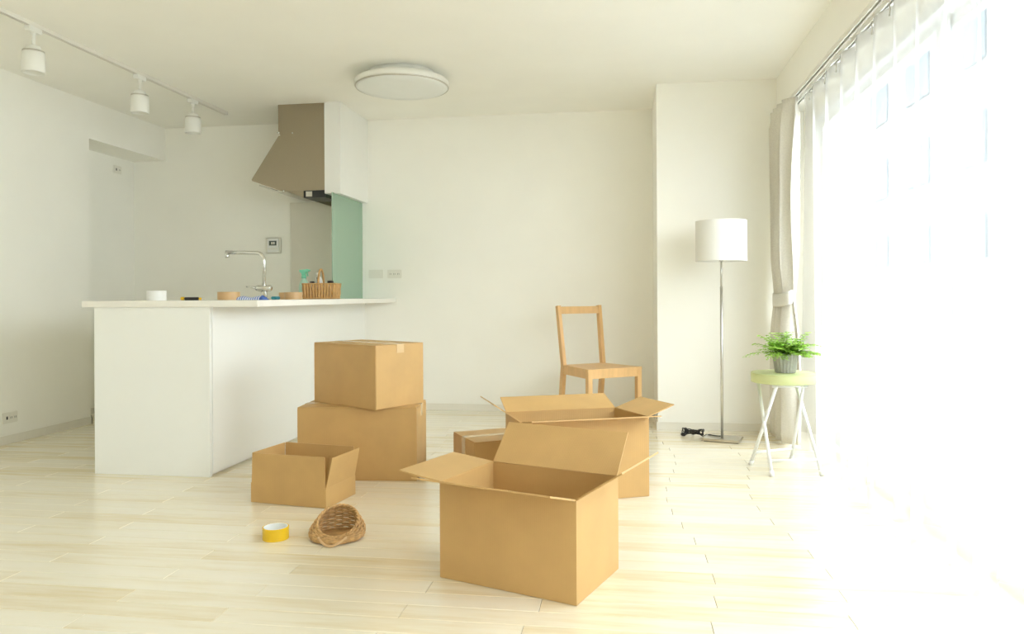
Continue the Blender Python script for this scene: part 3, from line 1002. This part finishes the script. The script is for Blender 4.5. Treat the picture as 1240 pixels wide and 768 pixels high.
# willow basket with bathroom bottles
bk = thing('willow_basket', 'rectangular willow basket with an upright handle on the worktop', 'basket', (-2.190, 5.30, CT1), YAW)
BW, BD, BHh = 0.112, 0.075, 0.112
wvs = MB()
per = []
nx, ny = 11, 7
for i in range(nx):
    per.append((-BW + 2 * BW * (i + 0.5) / nx, -BD))
for i in range(ny):
    per.append((BW, -BD + 2 * BD * (i + 0.5) / ny))
for i in range(nx):
    per.append((BW - 2 * BW * (i + 0.5) / nx, BD))
for i in range(ny):
    per.append((-BW, BD - 2 * BD * (i + 0.5) / ny))
for i, (x, y) in enumerate(per):
    k = 1 + 0.05
    pts = []
    for j in range(7):
        z = BHh * j / 6
        w = 0.0018 * math.sin(j * 2.1 + i * PI)
        s_ = 1 + 0.05 * j / 6
        pts.append((x * s_ + (w if abs(x) >= BW - 1e-6 else 0), y * s_ + (w if abs(y) >= BD - 1e-6 else 0), z + 0.001))
    wvs.tube(pts, 0.0098, 8)
wvs.build('woven_wall', 'willow', bk, 'stuff')
MB().box(-BW, BW, -BD, BD, 0.0005, 0.008).build('base', 'willow', bk)
for z, s_ in ((0.006, 1.03), (BHh - 0.002, 1.09)):
    cs = [(-BW * s_, -BD * s_ - 0.002, z), (BW * s_, -BD * s_ - 0.002, z), (BW * s_, BD * s_ + 0.002, z), (-BW * s_, BD * s_ + 0.002, z)]
    pts = []
    for i in range(4):
        a, b = Vector(cs[i]), Vector(cs[(i + 1) % 4])
        pts += [a.lerp(b, u) for u in (0.04, 0.3, 0.6, 0.96)]
    MB().tube(pts, 0.006, 6, closed=True).build('rim', 'willow', bk)
pts = [(-0.005, -BD * 1.05 * math.cos(PI * k / 14), BHh - 0.004 + 0.11 * math.sin(PI * k / 14)) for k in range(15)]
MB().tube(pts, 0.008, 8).build('handle', 'willow', bk)

sy = thing('spray_bottle', 'mint green spray bottle standing beside the willow basket', 'spray bottle', (-2.405, 5.475, CT1), YAW)
MB().lathe([(0.0, 0), (0.036, 0), (0.038, 0.004), (0.038, 0.09), (0.033, 0.12), (0.020, 0.148), (0.015, 0.155), (0.015, 0.165)], 28).build('bottle', 'mintclear', sy)
MB().lathe([(0.018, 0.158), (0.019, 0.162), (0.018, 0.180), (0.013, 0.183)], 24).build('collar', 'green', sy)
MB().prism([(-0.030, 0.205), (-0.033, 0.221), (0.030, 0.228), (0.046, 0.223), (0.046, 0.211), (0.014, 0.204), (0.013, 0.180), (-0.013, 0.180), (-0.018, 0.198)], 'y', -0.013, 0.013).build('spray_head', 'green', sy)
MB().prism([(0.018, 0.206), (0.028, 0.206), (0.034, 0.175), (0.028, 0.172)], 'y', -0.006, 0.006).build('trigger', 'green', sy)

lo = thing('squeeze_bottle', 'white squeeze bottle with black lettering leaning in the willow basket', 'bottle', (-2.185, 5.315, CT1 + 0.010), YAW)
lo.rotation_euler = (0, R(-14), YAW)
MB().lathe([(0.0, 0), (0.022, 0.0), (0.024, 0.004), (0.024, 0.135), (0.018, 0.155), (0.012, 0.160)], 24).build('bottle', 'white', lo)
MB().lathe([(0.012, 0.160), (0.012, 0.185), (0.010, 0.188), (0.0, 0.188)], 20).build('cap', 'white', lo)
for k in range(5):
    MB().box(-0.008, 0.008, -0.0253, -0.0225, 0.118 + k * 0.008, 0.1225 + k * 0.008).build('lettering', 'black', lo)
bc = thing('black_jar', 'small jar with a black lid in the willow basket', 'jar', (-2.128, 5.315, CT1 + 0.0095), YAW)
MB().lathe([(0.0, 0), (0.022, 0), (0.022, 0.105)], 20).build('jar', 'white', bc)
MB().lathe([(0.0235, 0.103), (0.0235, 0.124), (0.0, 0.125)], 20).build('lid', 'black', bc)
tb = thing('dark_tube', 'dark capped tube in the willow basket next to the spray bottle', 'tube', (-2.262, 5.295, CT1 + 0.0095), YAW)
MB().lathe([(0.0, 0), (0.018, 0), (0.018, 0.10)], 16).build('tube', 'white', tb)
MB().lathe([(0.019, 0.098), (0.017, 0.120), (0.0, 0.121)], 16).build('lid', 'black', tb)

# ================================================================== CURTAINS
RZ = 2.2
cr_ = thing('curtain_rail', 'white double curtain rail under the beam above the window', 'curtain rail', (XR, 5.38, RZ))
MB().box(0.002, 0.01, -6.9, 0, -0.022, 0).box(0.022, 0.03, -6.9, 0, -0.022, 0).box(0.01, 0.022, -6.9, 0, -0.005, 0).build('front_rail', 'railwhite', cr_)
MB().box(0.01, 0.022, -6.9, -0.005, -0.008, -0.005).build('front_runner_track', 'raildark', cr_)
MB().box(0.055, 0.063, -6.9, 0, -0.022, 0).box(0.075, 0.083, -6.9, 0, -0.022, 0).box(0.063, 0.075, -6.9, 0, -0.005, 0).build('back_rail', 'railwhite', cr_)
MB().box(0.063, 0.075, -6.9, -0.005, -0.008, -0.005).build('back_runner_track', 'raildark', cr_)
for k in range(6):
    MB().box(0.0, 0.085, -0.3 - k * 1.2, -0.27 - k * 1.2, -0.006, 0.0).build('bracket', 'alu', cr_)


def sheer(label, y_far, y_near, seed, n_folds):
    rn = random.Random(seed)
    ph = [rn.uniform(0, 6.28) for _ in range(6)]
    L = y_far - y_near
    t = thing('sheer_curtain', label, 'curtain', (1.118, y_near, 0), group='sheer curtains over the balcony window')

    def X(u, z):
        k = 1 - z / 2.15                                   # 0 at the heading, 1 at the hem
        fold = math.sin(2 * PI * n_folds * u + ph[0] + 0.9 * math.sin(5.1 * u + ph[1]))
        big = math.sin(2 * PI * n_folds * 0.43 * u + ph[2]) + 0.5 * math.sin(2 * PI * n_folds * 0.17 * u + ph[3])
        x = fold * (0.020 + 0.022 * k) + big * 0.024 * k - 0.006 * k
        return max(-0.062, min(0.085, x))

    def fn(zlo, zhi):
        def g(u, v):
            z = zlo + (zhi - zlo) * v
            z_ = z if v > 0 or zlo > 0.05 else z
            dy = 0.02 * math.sin(2 * PI * n_folds * 0.5 * u + ph[4]) * (1 - z / 2.15)
            return (X(u, z), u * L + dy, z_ + 0.010 * math.sin(2 * PI * n_folds * 0.43 * u + ph[2] + 1.0) * (1 if z < 0.2 else 0))
        return g
    nu = int(n_folds * 26)
    MB().grid(fn(0.118, 2.165), nu, 24).build('veil', 'sheer', t, fix=False)
    MB().grid(fn(0.014, 0.118), nu, 3).build('hem', 'hem', t, fix=False)
    MB().grid(lambda u, v: (X(u, 2.13) + 0.001, u * L, 2.095 + 0.072 * v), nu, 2).build('heading_tape', 'hem', t, fix=False)
    nh = int(L / 0.115)
    hk = None
    for k in range(nh + 1):
        u = (k + 0.3) / (nh + 0.6)
        if hk is None:
            o = MB().tube([(0, 0, -0.045), (0.004, 0.003, -0.02), (0, 0, 0.012)], 0.0035, 6).build('hook', 'railwhite', t)
            hk = o.data
        else:
            o = bpy.data.objects.new('hook', hk)
            COL.objects.link(o)
            o.parent = t
        o.location = (0.005, u * L, 2.1685)
    return t


sheer('sheer white curtain hanging next to the tied beige drape', 4.80, 2.43, 5, 9)
sheer('sheer white curtain hanging away from the tied beige drape', 2.385, -1.9, 9, 15)

# the drawn back drape with its tie
dp = thing('drape', 'beige fabric drape gathered with a tie beside the sheer curtain', 'curtain', (1.045, 5.10, 0))


def drape_w(z):
    top, tie, bot = 2.17, 0.93, 0.02
    if z > tie:
        u = (z - tie) / (top - tie)
        return 0.19 + 0.075 * (u ** 0.8)
    u = (tie - z) / (tie - bot)
    return 0.19 + 0.07 * math.sin(u * PI / 2)


def drape_fn(u, v):
    z = 0.018 + (2.168 - 0.018) * v
    w = drape_w(z)
    tz = math.exp(-((z - 0.93) / 0.16) ** 2)
    amp = 0.050 * (1 - 0.4 * tz)
    s = -1 + 2 * u
    fold = math.sin(2 * PI * 4.5 * u + 0.5 * math.sin(3 * z) + 0.3)
    y = w * s + 0.012 * math.sin(2 * PI * 9 * u) + 0.05 * (0.5 - abs(z / 2.2 - 0.5)) * 0
    x = amp * fold - 0.012 * math.sin(PI * (s + 1) / 2) * 2
    if z > 2.10:
        x *= 0.75
    return (x, y + 0.04 * (z / 2.168 - 0.5) * 0, z)


d_ = MB().grid(drape_fn, 110, 40).build('fabric', 'drape', dp, fix=False)
so = d_.modifiers.new('thickness', 'SOLIDIFY')
so.thickness = 0.004


def tie_fn(u, v):
    a = 2 * PI * u
    z = 0.885 + 0.085 * v + 0.018 * math.cos(a)
    k = 1 + 0.03 * math.sin(PI * v)
    return (0.052 * math.cos(a) * k - 0.012, 0.203 * math.sin(a) * k, z)


tie = MB().grid(tie_fn, 40, 6, close_u=True).build('tie_band', 'tie', dp, fix=False)
so = tie.modifiers.new('thickness', 'SOLIDIFY')
so.thickness = 0.004
